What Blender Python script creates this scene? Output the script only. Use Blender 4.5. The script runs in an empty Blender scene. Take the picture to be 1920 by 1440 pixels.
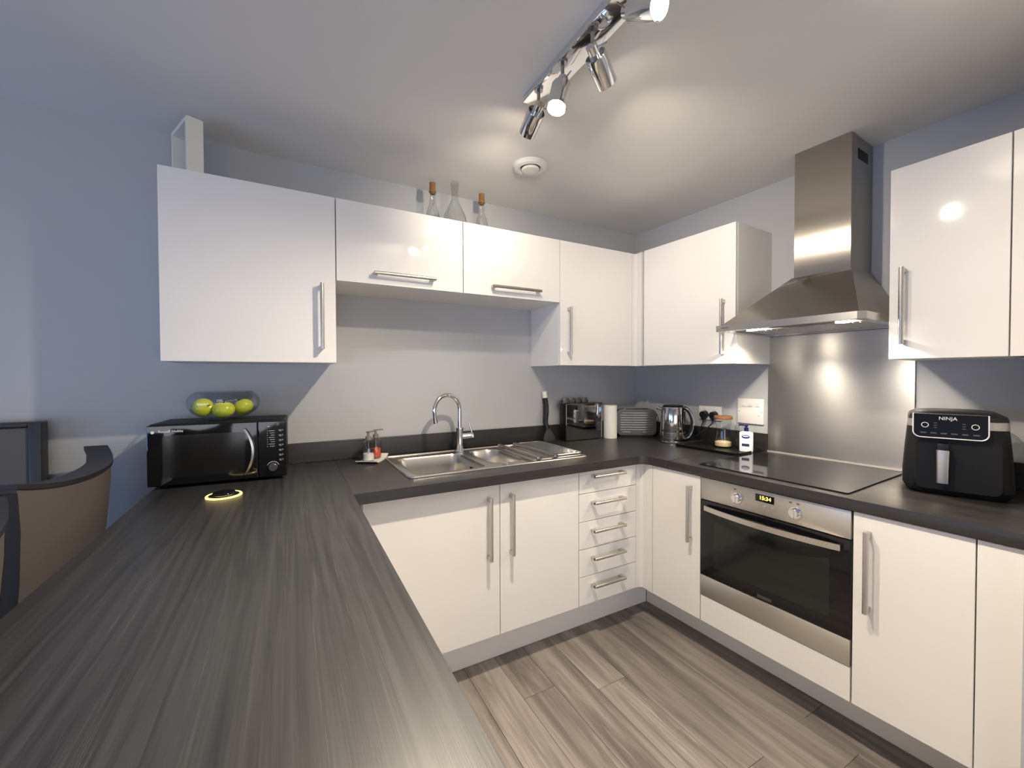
import bpy, bmesh, math, random
from math import sin, cos, pi, radians, atan2, hypot
from mathutils import Vector, Matrix

random.seed(7)
SC = bpy.context.scene
COL = SC.collection
A = 0.0521                         # the right-hand wall opens this much beyond a right angle
RZ = Matrix.Rotation(A, 4, 'Z')

# ------------------------------------------------------------------ camera
cam_data = bpy.data.cameras.new('camera')
cam = bpy.data.objects.new('camera', cam_data)
COL.objects.link(cam)
SC.camera = cam
yaw, pit, rol = .4950, -.0176, -.0032
fw = Vector((sin(yaw)*cos(pit), cos(yaw)*cos(pit), sin(pit)))
rt = Vector((cos(yaw), -sin(yaw), 0))
up = rt.cross(fw)
r2 = rt*cos(rol) + up*sin(rol)
u2 = -rt*sin(rol) + up*cos(rol)
cam.matrix_world = Matrix(((r2.x, u2.x, -fw.x, -2.321283), (r2.y, u2.y, -fw.y, -2.273005),
                           (r2.z, u2.z, -fw.z, 1.336533), (0, 0, 0, 1)))
cam_data.sensor_width = 36
cam_data.lens = 36*765.4964/1920
cam_data.shift_x = (960-952.0958)/1920
cam_data.shift_y = (716.725-720)/1920
cam_data.clip_start = .02

# ------------------------------------------------------------------ world, daylight, exposure
SC.view_settings.view_transform = 'Standard'
SC.view_settings.look = 'None'
SC.view_settings.gamma = 1
SC.view_settings.use_curve_mapping = False
SC.view_settings.exposure = 0.74
w = bpy.data.worlds.new('world')
SC.world = w
w.use_nodes = True
w.node_tree.nodes['Background'].inputs[0].default_value = (.55, .68, 1, 1)
w.node_tree.nodes['Background'].inputs[1].default_value = .35
WARM = (1, .865, .69)
SPOT_W = 72
HOOD_W = 12


def daylight(name, loc, rot, sx, sy, watts, col):
    d = bpy.data.lights.new(name, 'AREA')
    d.shape = 'RECTANGLE'
    d.size, d.size_y = sx, sy
    d.energy = watts
    d.color = col
    o = bpy.data.objects.new(name, d)
    o.location = loc
    o.rotation_euler = rot
    COL.objects.link(o)


# sky light falling in through the big window of the left wall; the area light behind the camera is added fill
daylight('window_daylight', (-6.45, -2.6, .85), (0, radians(-90), 0), 1.4, 4.2, 54, (.36, .55, 1))
daylight('rear_fill_light', (-2.6, -7.05, .85), (radians(90), 0, 0), 6.0, 1.4, 64, (.97, .97, 1))


# ------------------------------------------------------------------ materials
def new_mat(name):
    m = bpy.data.materials.new(name)
    m.use_nodes = True
    nt = m.node_tree
    return m, nt, nt.nodes['Principled BSDF']


def rgb(*c):
    if len(c) == 1:
        c = (c[0],)*3
    return (*c, 1)


def mat(name, col, rough=.5, metal=0, spec=.5, coat=0, trans=0, ior=1.45, emis=None, estr=0, bump=0, bscale=200, aniso=0, arot=0):
    m, nt, b = new_mat(name)
    b.inputs['Base Color'].default_value = rgb(*col)
    b.inputs['Roughness'].default_value = rough
    b.inputs['Metallic'].default_value = metal
    b.inputs['Specular IOR Level'].default_value = spec
    b.inputs['Coat Weight'].default_value = coat
    b.inputs['Coat Roughness'].default_value = .04
    b.inputs['Transmission Weight'].default_value = trans
    b.inputs['IOR'].default_value = ior
    if emis:
        b.inputs['Emission Color'].default_value = rgb(*emis)
        b.inputs['Emission Strength'].default_value = estr
    if bump:
        tc = nt.nodes.new('ShaderNodeTexCoord')
        n = nt.nodes.new('ShaderNodeTexNoise')
        n.inputs['Scale'].default_value = bscale
        n.inputs['Detail'].default_value = 3
        bp = nt.nodes.new('ShaderNodeBump')
        bp.inputs['Strength'].default_value = bump
        bp.inputs['Distance'].default_value = .002
        nt.links.new(tc.outputs['Object'], n.inputs['Vector'])
        nt.links.new(n.outputs['Fac'], bp.inputs['Height'])
        nt.links.new(bp.outputs['Normal'], b.inputs['Normal'])
    if aniso:
        t = nt.nodes.new('ShaderNodeTangent')
        t.direction_type = 'RADIAL'
        t.axis = 'Z'
        b.inputs['Anisotropic'].default_value = aniso
        b.inputs['Anisotropic Rotation'].default_value = arot
        nt.links.new(t.outputs['Tangent'], b.inputs['Tangent'])
    return m


def grain_mat(name, axis, dark, mid, light, rough=.38, across=26, along=1.3, flecks=1.0, per_object=False, spec=.5):
    """streaky wood decor running along one axis of the object"""
    m, nt, b = new_mat(name)
    N, L = nt.nodes.new, nt.links.new
    tc = N('ShaderNodeTexCoord')
    src = tc.outputs['Object']
    if per_object:
        oi = N('ShaderNodeObjectInfo')
        mul = N('ShaderNodeVectorMath')
        mul.operation = 'SCALE'
        cmb = N('ShaderNodeCombineXYZ')
        L(oi.outputs['Random'], cmb.inputs[0])
        L(oi.outputs['Random'], cmb.inputs[1])
        L(oi.outputs['Random'], cmb.inputs[2])
        L(cmb.outputs[0], mul.inputs[0])
        mul.inputs['Scale'].default_value = 37
        add = N('ShaderNodeVectorMath')
        L(src, add.inputs[0])
        L(mul.outputs[0], add.inputs[1])
        src = add.outputs[0]

    def streak(ac, al, detail, dist):
        mp = N('ShaderNodeMapping')
        mp.inputs['Scale'].default_value = (al, ac, ac) if axis == 'x' else (ac, al, ac)
        L(src, mp.inputs['Vector'])
        n = N('ShaderNodeTexNoise')
        n.inputs['Scale'].default_value = 1
        n.inputs['Detail'].default_value = detail
        n.inputs['Roughness'].default_value = .6
        n.inputs['Distortion'].default_value = dist
        L(mp.outputs[0], n.inputs['Vector'])
        return n.outputs['Fac']
    a = streak(across, along, 5, .8)
    r = N('ShaderNodeValToRGB')
    e = r.color_ramp.elements
    e[0].position, e[0].color = .32, rgb(*dark)
    e[1].position, e[1].color = .68, rgb(*mid)
    L(a, r.inputs[0])
    f = streak(across*6, along*4, 3, .3)
    r3 = N('ShaderNodeValToRGB')
    e = r3.color_ramp.elements
    e[0].position, e[0].color = .56, (0, 0, 0, 1)
    e[1].position, e[1].color = .78, (flecks, flecks, flecks, 1)
    L(f, r3.inputs[0])
    g = streak(across*.35, along*.6, 2, .4)
    r4 = N('ShaderNodeValToRGB')
    e = r4.color_ramp.elements
    e[0].position, e[0].color = .42, (0, 0, 0, 1)
    e[1].position, e[1].color = .62, (1, 1, 1, 1)
    L(g, r4.inputs[0])
    mm = N('ShaderNodeMath')
    mm.operation = 'MULTIPLY'
    L(r3.outputs[0], mm.inputs[0])
    L(r4.outputs[0], mm.inputs[1])
    mx = N('ShaderNodeMix')
    mx.data_type = 'RGBA'
    L(mm.outputs[0], mx.inputs[0])
    L(r.outputs[0], mx.inputs[6])
    mx.inputs[7].default_value = rgb(*light)
    out = mx.outputs[2]
    if per_object:
        hv = N('ShaderNodeHueSaturation')
        mr = N('ShaderNodeMapRange')
        mr.inputs[3].default_value = .88
        mr.inputs[4].default_value = 1.12
        L(oi.outputs['Random'], mr.inputs[0])
        L(mr.outputs[0], hv.inputs['Value'])
        L(out, hv.inputs['Color'])
        out = hv.outputs[0]
    L(out, b.inputs['Base Color'])
    b.inputs['Roughness'].default_value = rough
    b.inputs['Specular IOR Level'].default_value = spec
    bp = N('ShaderNodeBump')
    bp.inputs['Strength'].default_value = .12
    bp.inputs['Distance'].default_value = .001
    L(f, bp.inputs['Height'])
    L(bp.outputs['Normal'], b.inputs['Normal'])
    return m


M_WALL = mat('wall_paint', (.45, .455, .465), .55, spec=.3, bump=.03, bscale=160)
M_CEIL = mat('ceiling_paint', (.78, .765, .74), .75, spec=.2, bump=.02, bscale=150)
M_DOOR = mat('gloss_white', (.80, .775, .745), .055, spec=.55)
M_CARC = mat('carcass_white', (.78, .76, .72), .4)
M_PLIN = mat('plinth_grey', (.80, .775, .74), .38, spec=.4)
M_STEEL = mat('brushed_steel_chimney', (.43, .405, .37), .21, 1, aniso=1, arot=0)
M_STEELH = mat('brushed_steel_sheet', (.60, .58, .55), .32, 1, aniso=.75, arot=.25)
M_SATIN = mat('satin_steel', (.60, .57, .53), .30, 1, bump=.05, bscale=300)
M_SINK = mat('sink_steel', (.66, .63, .58), .26, 1, bump=.03, bscale=260)
M_CHROME = mat('chrome', (.78, .78, .78), .07, 1)
M_DCHROME = mat('dark_chrome', (.42, .42, .43), .14, 1)
M_BLACKG = mat('black_glass', (.006, .006, .007), .05, spec=.6)
M_HOB = mat('hob_glass', (.012, .012, .012), .06, spec=.8)
M_BLACK = mat('black_plastic', (.008, .008, .009), .32)
M_BLACKM = mat('black_matt_plastic', (.007, .007, .008), .5, spec=.3)
M_WPLAS = mat('white_plastic', (.78, .75, .72), .3)
M_WHITE = mat('white_paper', (.82, .79, .74), .8, bump=.2, bscale=120)
M_TOPY = grain_mat('worktop_grain_along_y', 'y', (.020, .0203, .0215), (.050, .0498, .0512), (.115, .114, .115), .40, across=55, along=1.5, flecks=.7)
M_TOPX = grain_mat('worktop_grain_along_x', 'x', (.017, .0155, .0155), (.036, .033, .032), (.08, .074, .072), .34, flecks=.6)
M_TOPR = grain_mat('worktop_grain_right', 'y', (.017, .0155, .0155), (.036, .033, .032), (.08, .074, .072), .34, flecks=.6)
M_PLANK = grain_mat('floor_plank_grain', 'y', (.118, .101, .091), (.335, .298, .270), (.42, .384, .355), .42, across=15, along=1.3, per_object=True, spec=.4)
M_SLAB = mat('floor_underlay', (.25, .225, .20), .6)
M_GLASS, _nt, _b = new_mat('clear_glass')
_lw = _nt.nodes.new('ShaderNodeLayerWeight')
_pw = _nt.nodes.new('ShaderNodeMath')
_pw.operation = 'POWER'
_pw.inputs[1].default_value = 3.2
_fr = _nt.nodes.new('ShaderNodeMath')
_fr.operation = 'MULTIPLY_ADD'
_fr.inputs[1].default_value = .55
_fr.inputs[2].default_value = .035
_nt.links.new(_lw.outputs['Facing'], _pw.inputs[0])
_nt.links.new(_pw.outputs[0], _fr.inputs[0])
_t = _nt.nodes.new('ShaderNodeBsdfTransparent')
_t.inputs[0].default_value = (.955, .965, .965, 1)
_g = _nt.nodes.new('ShaderNodeBsdfGlossy')
_g.inputs['Roughness'].default_value = .03
_mx = _nt.nodes.new('ShaderNodeMixShader')
_nt.links.new(_fr.outputs[0], _mx.inputs[0])
_nt.links.new(_t.outputs[0], _mx.inputs[1])
_nt.links.new(_g.outputs[0], _mx.inputs[2])
_nt.links.new(_mx.outputs[0], _nt.nodes['Material Output'].inputs['Surface'])
M_CORK = mat('cork', (.24, .115, .045), .7, bump=.3, bscale=300)
M_BULB = mat('lit_bulb', (1, 1, 1), .4, emis=(1, .86, .66), estr=40)
M_APPLE = mat('green_apple', (.56, .60, .045), .3, bump=.05, bscale=60)
M_STALK = mat('apple_stalk', (.06, .035, .015), .7)
M_VELVET = mat('brown_velvet', (.112, .096, .090), .85, spec=.2, bump=.3, bscale=400)
M_DARKW = mat('dark_trim', (.022, .022, .026), .45)
M_AMBER = mat('amber_digits', (1, .6, .05), .5, emis=(1, .62, .08), estr=3)
M_GOLD = mat('glowing_brass_ring', (.9, .68, .25), .3, .6, emis=(1, .78, .28), estr=.9)  # the rim's brightness is put in as emission
M_NAVY = mat('navy_plastic', (.006, .008, .09), .35)
M_PRINT = mat('white_print', (.8, .8, .8), .5)
M_GPRINT = mat('grey_print', (.10, .10, .11), .5)
M_CREAM = mat('cream_contents', (.75, .6, .33), .6)
M_ORANGE = mat('orange_soap', (.62, .10, .04), .3)
M_SOAPW = mat('white_soap', (.82, .78, .72), .35)
M_BOTTLE = M_GLASS
M_SEAL = mat('sealant_strip', (.62, .60, .57), .35, metal=.4)
M_FAIRY = mat('fairy_wire', (.75, .55, .42), .3, 1)
M_MIRROR = mat('smoked_mirror', (.30, .30, .30), .04, 1)
M_GREYT = mat('toaster_grey', (.11, .108, .105), .35, .4)
M_LOTION = mat('lotion_bottle', (.82, .83, .86), .25)


# window pane: clear sheet that lets the daylight through
M_PANE, _nt, _b = new_mat('window_pane')
_t = _nt.nodes.new('ShaderNodeBsdfTransparent')
_g = _nt.nodes.new('ShaderNodeBsdfGlossy')
_g.inputs['Roughness'].default_value = .02
_mx = _nt.nodes.new('ShaderNodeMixShader')
_mx.inputs[0].default_value = .06
_nt.links.new(_t.outputs[0], _mx.inputs[1])
_nt.links.new(_g.outputs[0], _mx.inputs[2])
_nt.links.new(_mx.outputs[0], _nt.nodes['Material Output'].inputs['Surface'])


# ------------------------------------------------------------------ object helpers
OFF = {}          # name -> origin that the geometry of a thing is written relative to


def frame_matrix(frame):
    return RZ if frame == 'R' else Matrix.Identity(4)


def tag(o, label=None, cat=None, group=None, kind=None):
    if label: o['label'] = label
    if cat: o['category'] = cat
    if group: o['group'] = group
    if kind: o['kind'] = kind
    return o


def thing(name, label, cat, loc=(0, 0, 0), rot=0, frame='B', group=None, local=False):
    """an Empty at the base of a thing. frame R = along the right wall. local: its meshes are written around the Empty itself"""
    o = bpy.data.objects.new(name, None)
    o.empty_display_size = .05
    o.matrix_world = frame_matrix(frame) @ Matrix.Translation(loc) @ Matrix.Rotation(rot, 4, 'Z')
    COL.objects.link(o)
    OFF[o.name] = Vector((0, 0, 0)) if local else Vector(loc)
    return tag(o, label, cat, group)


def finish(bm, name, m, smooth=29):
    bmesh.ops.remove_doubles(bm, verts=bm.verts, dist=1e-6)
    bmesh.ops.recalc_face_normals(bm, faces=bm.faces)
    me = bpy.data.meshes.new(name)
    bm.to_mesh(me)
    bm.free()
    if smooth:
        me.shade_smooth()
        me.set_sharp_from_angle(angle=radians(smooth))
    me.materials.append(m)
    return me


def obj(name, bm, m, parent, label=None, kind=None, smooth=29):
    off = OFF[parent.name]
    if off.length:
        bmesh.ops.translate(bm, verts=bm.verts, vec=-off)
    o = bpy.data.objects.new(name, finish(bm, name, m, smooth))
    COL.objects.link(o)
    o.parent = parent
    OFF[o.name] = off
    return tag(o, label, kind=kind)


def solo(name, bm, m, label, cat, loc=(0, 0, 0), frame='B', group=None, kind=None, smooth=29):
    bmesh.ops.translate(bm, verts=bm.verts, vec=-Vector(loc))
    o = bpy.data.objects.new(name, finish(bm, name, m, smooth))
    o.matrix_world = frame_matrix(frame) @ Matrix.Translation(loc)
    COL.objects.link(o)
    OFF[o.name] = Vector(loc)
    return tag(o, label, cat, group, kind)


def B():
    return bmesh.new()


def box(bm, x0, x1, y0, y1, z0, z1, bev=0, seg=2, M=None):
    r = bmesh.ops.create_cube(bm, size=1)
    vs = r['verts']
    for v in vs:
        v.co = Vector((x0+(x1-x0)*(v.co.x+.5), y0+(y1-y0)*(v.co.y+.5), z0+(z1-z0)*(v.co.z+.5)))
        if M is not None:
            v.co = M @ v.co
    if bev:
        es = list({e for v in vs for e in v.link_edges})
        bmesh.ops.bevel(bm, geom=es, offset=bev, segments=seg, affect='EDGES', profile=.5, clamp_overlap=True)
    return bm


def basis(d):
    d = Vector(d).normalized()
    a = Vector((0, 0, 1)) if abs(d.z) < .9 else Vector((1, 0, 0))
    u = d.cross(a).normalized()
    return u, d.cross(u).normalized()


def loft(bm, rings, caps=(True, True)):
    rv = [[bm.verts.new(p) for p in r] for r in rings]
    n = len(rv[0])
    for a, b in zip(rv, rv[1:]):
        for i in range(n):
            j = (i+1) % n
            bm.faces.new((a[i], a[j], b[j], b[i]))
    if caps[0]: bm.faces.new(rv[0][::-1])
    if caps[1]: bm.faces.new(rv[-1])
    return bm


def ring(c, u, v, r, n):
    return [Vector(c) + u*(r*cos(2*pi*i/n)) + v*(r*sin(2*pi*i/n)) for i in range(n)]


def cyl(bm, p0, p1, r0, r1=None, n=24, caps=(True, True)):
    p0, p1 = Vector(p0), Vector(p1)
    u, v = basis(p1-p0)
    return loft(bm, [ring(p0, u, v, r0, n), ring(p1, u, v, r0 if r1 is None else r1, n)], caps)


def tube(bm, pts, r, n=14, closed=False):
    pts = [Vector(p) for p in pts]
    m = len(pts)
    tans = []
    for i in range(m):
        a = pts[(i-1) % m] if closed or i else pts[0]
        b = pts[(i+1) % m] if closed or i < m-1 else pts[-1]
        tans.append((b-a).normalized())
    u, v = basis(tans[0])
    rings = []
    for i in range(m):
        t = tans[i]
        u = (u - t*u.dot(t)).normalized()
        v = t.cross(u)
        rr = r[i] if isinstance(r, (list, tuple)) else r
        rings.append(ring(pts[i], u, v, rr, n))
    if closed:
        rings.append(rings[0])
        return loft(bm, rings, (False, False))
    return loft(bm, rings)


def lathe(bm, prof, c=(0, 0, 0), n=32, M=None, closed=False):
    """prof: (radius, z) from bottom to top; r=0 ends close to a point"""
    c = Vector(c)
    T = M if M is not None else Matrix.Identity(4)
    rows = []
    for r, z in prof:
        if r < 1e-6:
            rows.append([bm.verts.new(T @ (c+Vector((0, 0, z))))])
        else:
            rows.append([bm.verts.new(T @ (c+Vector((r*cos(2*pi*i/n), r*sin(2*pi*i/n), z)))) for i in range(n)])
    prs = list(zip(rows, rows[1:]))
    if closed:
        prs.append((rows[-1], rows[0]))
    for a, b in prs:
        for i in range(n):
            j = (i+1) % n
            f = [a[i % len(a)], a[j % len(a)], b[j % len(b)], b[i % len(b)]]
            q = []
            for x in f:
                if x not in q: q.append(x)
            if len(q) > 2: bm.faces.new(q)
    return bm


def rrect(x0, x1, y0, y1, r, n=6):
    pts = []
    for cx, cy, a in ((x1-r, y1-r, 0), (x0+r, y1-r, 90), (x0+r, y0+r, 180), (x1-r, y0+r, 270)):
        for i in range(n+1):
            t = radians(a+90*i/n)
            pts.append((cx+r*cos(t), cy+r*sin(t)))
    return pts


def plate(bm, outer, holes, z0, z1):
    def loop(p):
        vs = [bm.verts.new((x, y, z1)) for x, y in p]
        return [bm.edges.new((vs[i], vs[(i+1) % len(vs)])) for i in range(len(vs))]
    es = loop(outer)
    for h in holes: es += loop(h)
    r = bmesh.ops.triangle_fill(bm, use_beauty=True, use_dissolve=False, edges=es)
    fs = [g for g in r['geom'] if isinstance(g, bmesh.types.BMFace)]
    e = bmesh.ops.extrude_face_region(bm, geom=fs)
    bmesh.ops.translate(bm, verts=[g for g in e['geom'] if isinstance(g, bmesh.types.BMVert)], vec=(0, 0, z0-z1))
    return bm


def prism(bm, poly, fn):
    """extrude a 2D outline: fn(p, 0) and fn(p, 1) give both ends"""
    return loft(bm, [[Vector(fn(p, 0)) for p in poly], [Vector(fn(p, 1)) for p in poly]])


def disc_sphere(bm, c, r, n=24, m=14, sz=1):
    return lathe(bm, [(r*sin(pi*i/m), -r*sz*cos(pi*i/m)) for i in range(m+1)], c, n)


AX_B = Matrix(((1, 0, 0), (0, 0, -1), (0, 1, 0))).to_4x4()          # writing on a face that looks to -y
AX_R = Matrix(((0, 0, -1), (-1, 0, 0), (0, 1, 0))).to_4x4()         # writing on a face that looks to -x


def text(name, s, size, loc, axes, m, parent, ext=.0004, label=None, sx=1):
    c = bpy.data.curves.new(name, 'FONT')
    c.body = s
    c.size = size
    c.align_x = 'CENTER'
    c.align_y = 'CENTER'
    c.extrude = ext
    c.resolution_u = 3
    o = bpy.data.objects.new(name, c)
    COL.objects.link(o)
    bpy.context.view_layer.update()
    me = bpy.data.meshes.new_from_object(o.evaluated_get(bpy.context.evaluated_depsgraph_get()))
    bpy.data.objects.remove(o)
    bpy.data.curves.remove(c)
    off = OFF[parent.name]
    me.transform(Matrix.Translation(Vector(loc)-off) @ axes @ Matrix.Diagonal((sx, 1, 1, 1)))
    me.materials.clear()
    me.materials.append(m)
    q = bpy.data.objects.new(name, me)
    COL.objects.link(q)
    q.parent = parent
    OFF[q.name] = off
    return tag(q, label)


# ------------------------------------------------------------------ the room
H = 2.387
WT, WTB = .904, .862               # worktop top and underside
PL = .1805                         # plinth height
XL, YF = -6.2, -6.8                # left wall, wall behind the camera


def struct(name, bm, m, frame='B', loc=(0, 0, 0)):
    return solo(name, bm, m, None, None, loc=loc, frame=frame, kind='structure', smooth=0)


floor = struct('floor', box(B(), XL, .6, YF, .0, -.06, -.008), M_SLAB)
struct('ceiling', box(B(), XL-.1, .8, YF-.1, .1, H, H+.1), M_CEIL)
struct('wall_back', box(B(), XL-.1, .2, 0, .1, -.05, H), M_WALL)
struct('wall_right', box(B(), 0, .12, YF-.2, .0, -.05, H), M_WALL, 'R')
struct('wall_end', box(B(), -.72, -.001, -2.35, -1.945, 0, H-.001), M_WALL, 'R')
# left wall with its window
bm = B()
wy0, wy1, wz0, wz1 = -4.6, -.6, .15, 1.48
box(bm, XL-.1, XL, YF, wy0, -.05, H)
box(bm, XL-.1, XL, wy1, 0, -.05, H)
box(bm, XL-.1, XL, wy0, wy1, -.05, wz0)
box(bm, XL-.1, XL, wy0, wy1, wz1, H)
struct('wall_left', bm, M_WALL)
bm = B()
fx0, fx1 = -5.6, .1
box(bm, XL-.1, fx0, YF-.1, YF, -.05, H)
box(bm, fx1, .5, YF-.1, YF, -.05, H)
box(bm, fx0, fx1, YF-.1, YF, -.05, .12)
box(bm, fx0, fx1, YF-.1, YF, 1.48, H)
struct('wall_front', bm, M_WALL)


def window(name, axis, a0, a1, z0, z1, c):
    def bb(bm, p0, p1, q0, q1, t0, t1):
        if axis == 'x': box(bm, c+t0, c+t1, p0, p1, q0, q1)
        else: box(bm, p0, p1, c+t0, c+t1, q0, q1)
        return bm
    bm = B()
    f = .06
    bb(bm, a0, a1, z0, z0+f, -.08, -.02); bb(bm, a0, a1, z1-f, z1, -.08, -.02)
    bb(bm, a0, a0+f, z0+f, z1-f, -.08, -.02); bb(bm, a1-f, a1, z0+f, z1-f, -.08, -.02)
    mid = (a0+a1)/2
    bb(bm, mid-f/2, mid+f/2, z0+f, z1-f, -.08, -.02)
    o = struct(name, bm, M_WPLAS)
    for s0, s1 in ((a0+f, mid-f/2), (mid+f/2, a1-f)):
        obj('pane', bb(B(), s0, s1, z0+f, z1-f, -.055, -.045), M_PANE, o)


window('window_1', 'x', wy0, wy1, wz0, wz1, XL)
window('added_rear_window', 'y', fx0, fx1, .12, 1.48, YF)  # unseen window, added wide and low to suit the rear fill light

# laminate planks
PW = .152
plank_mesh = finish(box(B(), 0, PW-.0012, 0, 1, -.008, 0, .0008, 1), 'plank', M_PLANK, 0)
px = -4.516
k = 0
while px < .0:
    y = YF + random.uniform(.2, 1.1)
    spans = [(YF, y)]
    while y < 0:
        y2 = min(y+1.22, 0)
        spans.append((y, y2))
        y = y2
    for a, b in spans:
        if b-a < .05: continue
        o = bpy.data.objects.new('plank', plank_mesh)
        COL.objects.link(o)
        o.parent = floor
        o.location = (px, a, 0)
        o.scale = (1, b-a-.0012, 1)
    px += PW

# ------------------------------------------------------------------ worktops
FY, FX = -.7061, -.688             # front edges of the back and the right-hand worktop
inner = (RZ @ Vector((FX, 0, 0)))


def toW(x, y):
    v = RZ @ Vector((x, y, 0))
    return (v.x, v.y)


def back_outline():
    # corner piece with a small fillet where the two front edges meet
    yl = (FY - FX*sin(A))/cos(A)
    R = .055
    e = RZ @ Vector((FX, yl, 0))
    d1 = Vector((-1, 0, 0))
    d2 = (RZ.to_3x3() @ Vector((0, -1, 0)))
    p1 = Vector((e.x, e.y, 0)) + d1*R
    p2 = Vector((e.x, e.y, 0)) + d2*R
    arc = []
    for i in range(9):
        t = i/8
        q = p1*(1-t)**2 + Vector((e.x, e.y, 0))*(2*t*(1-t)) + p2*t*t
        arc.append((q.x, q.y))
    return [(-2.1142, FY)] + arc + [toW(FX, -.82), toW(-.0015, -.82), toW(-.0015, -.0015), (-2.1142, -.0015)]


bm = plate(B(), back_outline(), [rrect(-1.855, -1.25, -.555, -.125, .03)], WTB, WT)
solo('worktop', bm, M_TOPX, 'dark charcoal worktop run along the back wall holding the steel sink', 'worktop', (-1.2, -.35, WTB), smooth=30)
solo('worktop', box(B(), FX, -.0015, -1.943, -.8206, WTB, WT, .003), M_TOPR,
     'dark charcoal worktop under the black hob and air fryer', 'worktop', (-.34, -1.4, WTB), frame='R')
solo('worktop', box(B(), -2.777, -2.1146, -2.75, -.0015, WTB, WT, .0008), M_TOPY,
     'broad dark wood-grain peninsula worktop under the microwave', 'worktop', (-2.446, -1.4, WTB))
# upstands behind the worktops
solo('upstand', box(B(), -2.775, -.03, -.02, -.0015, WT+.0005, 1.003, .002), M_TOPX, 'dark charcoal upstand strip along the back wall behind the sink', 'upstand', (-1.4, -.01, WT), smooth=15)
solo('upstand', box(B(), -.02, -.0015, -.957, -.03, WT+.0005, 1.003, .002), M_TOPR, 'short dark upstand strip behind kettle and tray', 'upstand', (-.01, -.5, WT), frame='R', smooth=15)
solo('upstand', box(B(), -.02, -.0015, -1.943, -1.560, WT+.0005, 1.003, .002), M_TOPR, 'short dark upstand strip behind the black air fryer', 'upstand', (-.01, -1.75, WT), frame='R', smooth=15)
solo('sealant_strip', box(B(), -.0135, -.0098, -1.557, -.9585, WT+.0003, WT+.007), M_SEAL, 'pale sealant strip along the foot of the steel splashback', 'sealant', (-.011, -1.25, WT), frame='R')


# ------------------------------------------------------------------ cabinets
def bar_handle(parent, p0, p1, out, stand=.032, r=.0080):
    """round bar on two square-shouldered feet; p0, p1 its ends on the door face, out the direction off the door"""
    p0, p1, out = Vector(p0), Vector(p1), Vector(out)
    d = (p1-p0).normalized()
    bm = B()
    cyl(bm, p0+out*stand, p1+out*stand, r, n=16)
    side = d.cross(out)
    for q, s in ((p0, 1), (p1, -1)):
        c = q + d*(s*.010)
        M = Matrix.Translation(c) @ Matrix((
            (d.x, side.x, out.x, 0), (d.y, side.y, out.y, 0), (d.z, side.z, out.z, 0), (0, 0, 0, 1)))
        box(bm, -.010, .008, -.0055, .0055, 0, stand, .001, 1, M)
    return obj('handle', bm, M_SATIN, parent, 'brushed steel bar handle')


G = .0015        # gap around doors


def overhead(name, label, x0, x1, z0, z1, frame='B', depth=.3267, handle=None, group=None, carc_x1=None):
    """wall unit. frame B: spans x0..x1 along the back wall; frame R: spans x0..x1 along the right wall (distance from the corner)"""
    R = frame == 'R'

    def bx(bm, a0, a1, d0, d1, q0, q1, bev=0):
        if R: return box(bm, -d1, -d0, -a1, -a0, q0, q1, bev)
        return box(bm, a0, a1, -d1, -d0, q0, q1, bev)
    t = thing(name, label, 'cabinet', (-depth/2, -(x0+x1)/2, z0) if R else ((x0+x1)/2, -depth/2, z0), 0, frame, group)
    bm = B()
    dd = depth-.020
    xd = x1
    x1 = carc_x1 or x1
    bx(bm, x0+.0005, x1-.0005, .002, dd, z0, z0+.018)
    bx(bm, x0+.0005, x1-.0005, .002, dd, z1-.018, z1)
    bx(bm, x0+.0005, x0+.018, .002, dd, z0+.018, z1-.018)
    bx(bm, x1-.018, x1-.0005, .002, dd, z0+.018, z1-.018)
    bx(bm, x0+.018, x1-.018, .002, .010, z0+.018, z1-.018)
    obj('carcass', bm, M_CARC, t, smooth=0)
    x1 = xd
    d = obj('door', bx(B(), x0+G, x1-G, dd+.001, depth, z0+.0005, z1, .0015), M_DOOR, t, smooth=15)
    if handle:
        out = (-1, 0, 0) if R else (0, -1, 0)
        a, b = handle
        if R: bar_handle(d, (-depth, -a[0], a[1]), (-depth, -b[0], b[1]), out)
        else: bar_handle(d, (a[0], -depth, a[1]), (b[0], -depth, b[1]), out)
    return t


WB_, WTP = 1.3926, 2.1175
overhead('overhead_cabinet', 'wide white gloss overhead cabinet above the microwave', -2.737, -2.1284, WB_, WTP, handle=((-2.187, 1.45), (-2.187, 1.733)))
overhead('overhead_cabinet', 'short white lift-up cabinet carrying the glass decanter, beside the wide cabinet', -2.1276, -1.5272, 1.7556, WTP, handle=((-1.97, 1.803), (-1.681, 1.803)))
overhead('overhead_cabinet', 'short white lift-up cabinet above the mixer tap', -1.5266, -.9253, 1.7556, WTP, handle=((-1.369, 1.803), (-1.072, 1.803)))
corner_cab = overhead('overhead_cabinet', 'tall white gloss overhead cabinet above the mirror-fronted box, at the corner', -.9245, -.3560, WB_, WTP, handle=((-.868, 1.457), (-.868, 1.732)), carc_x1=-.003)
overhead('overhead_cabinet', 'white gloss overhead cabinet hung between the corner and the cooker hood', .3815, .9673, WB_, WTP, 'R', .3502, ((.908, 1.442), (.908, 1.73)))
overhead('overhead_cabinet', 'white gloss overhead cabinet above the air fryer with two bulb glints', 1.562, 1.8620, WB_, WTP, 'R', .3502, ((1.606, 1.448), (1.606, 1.736)))
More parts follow.
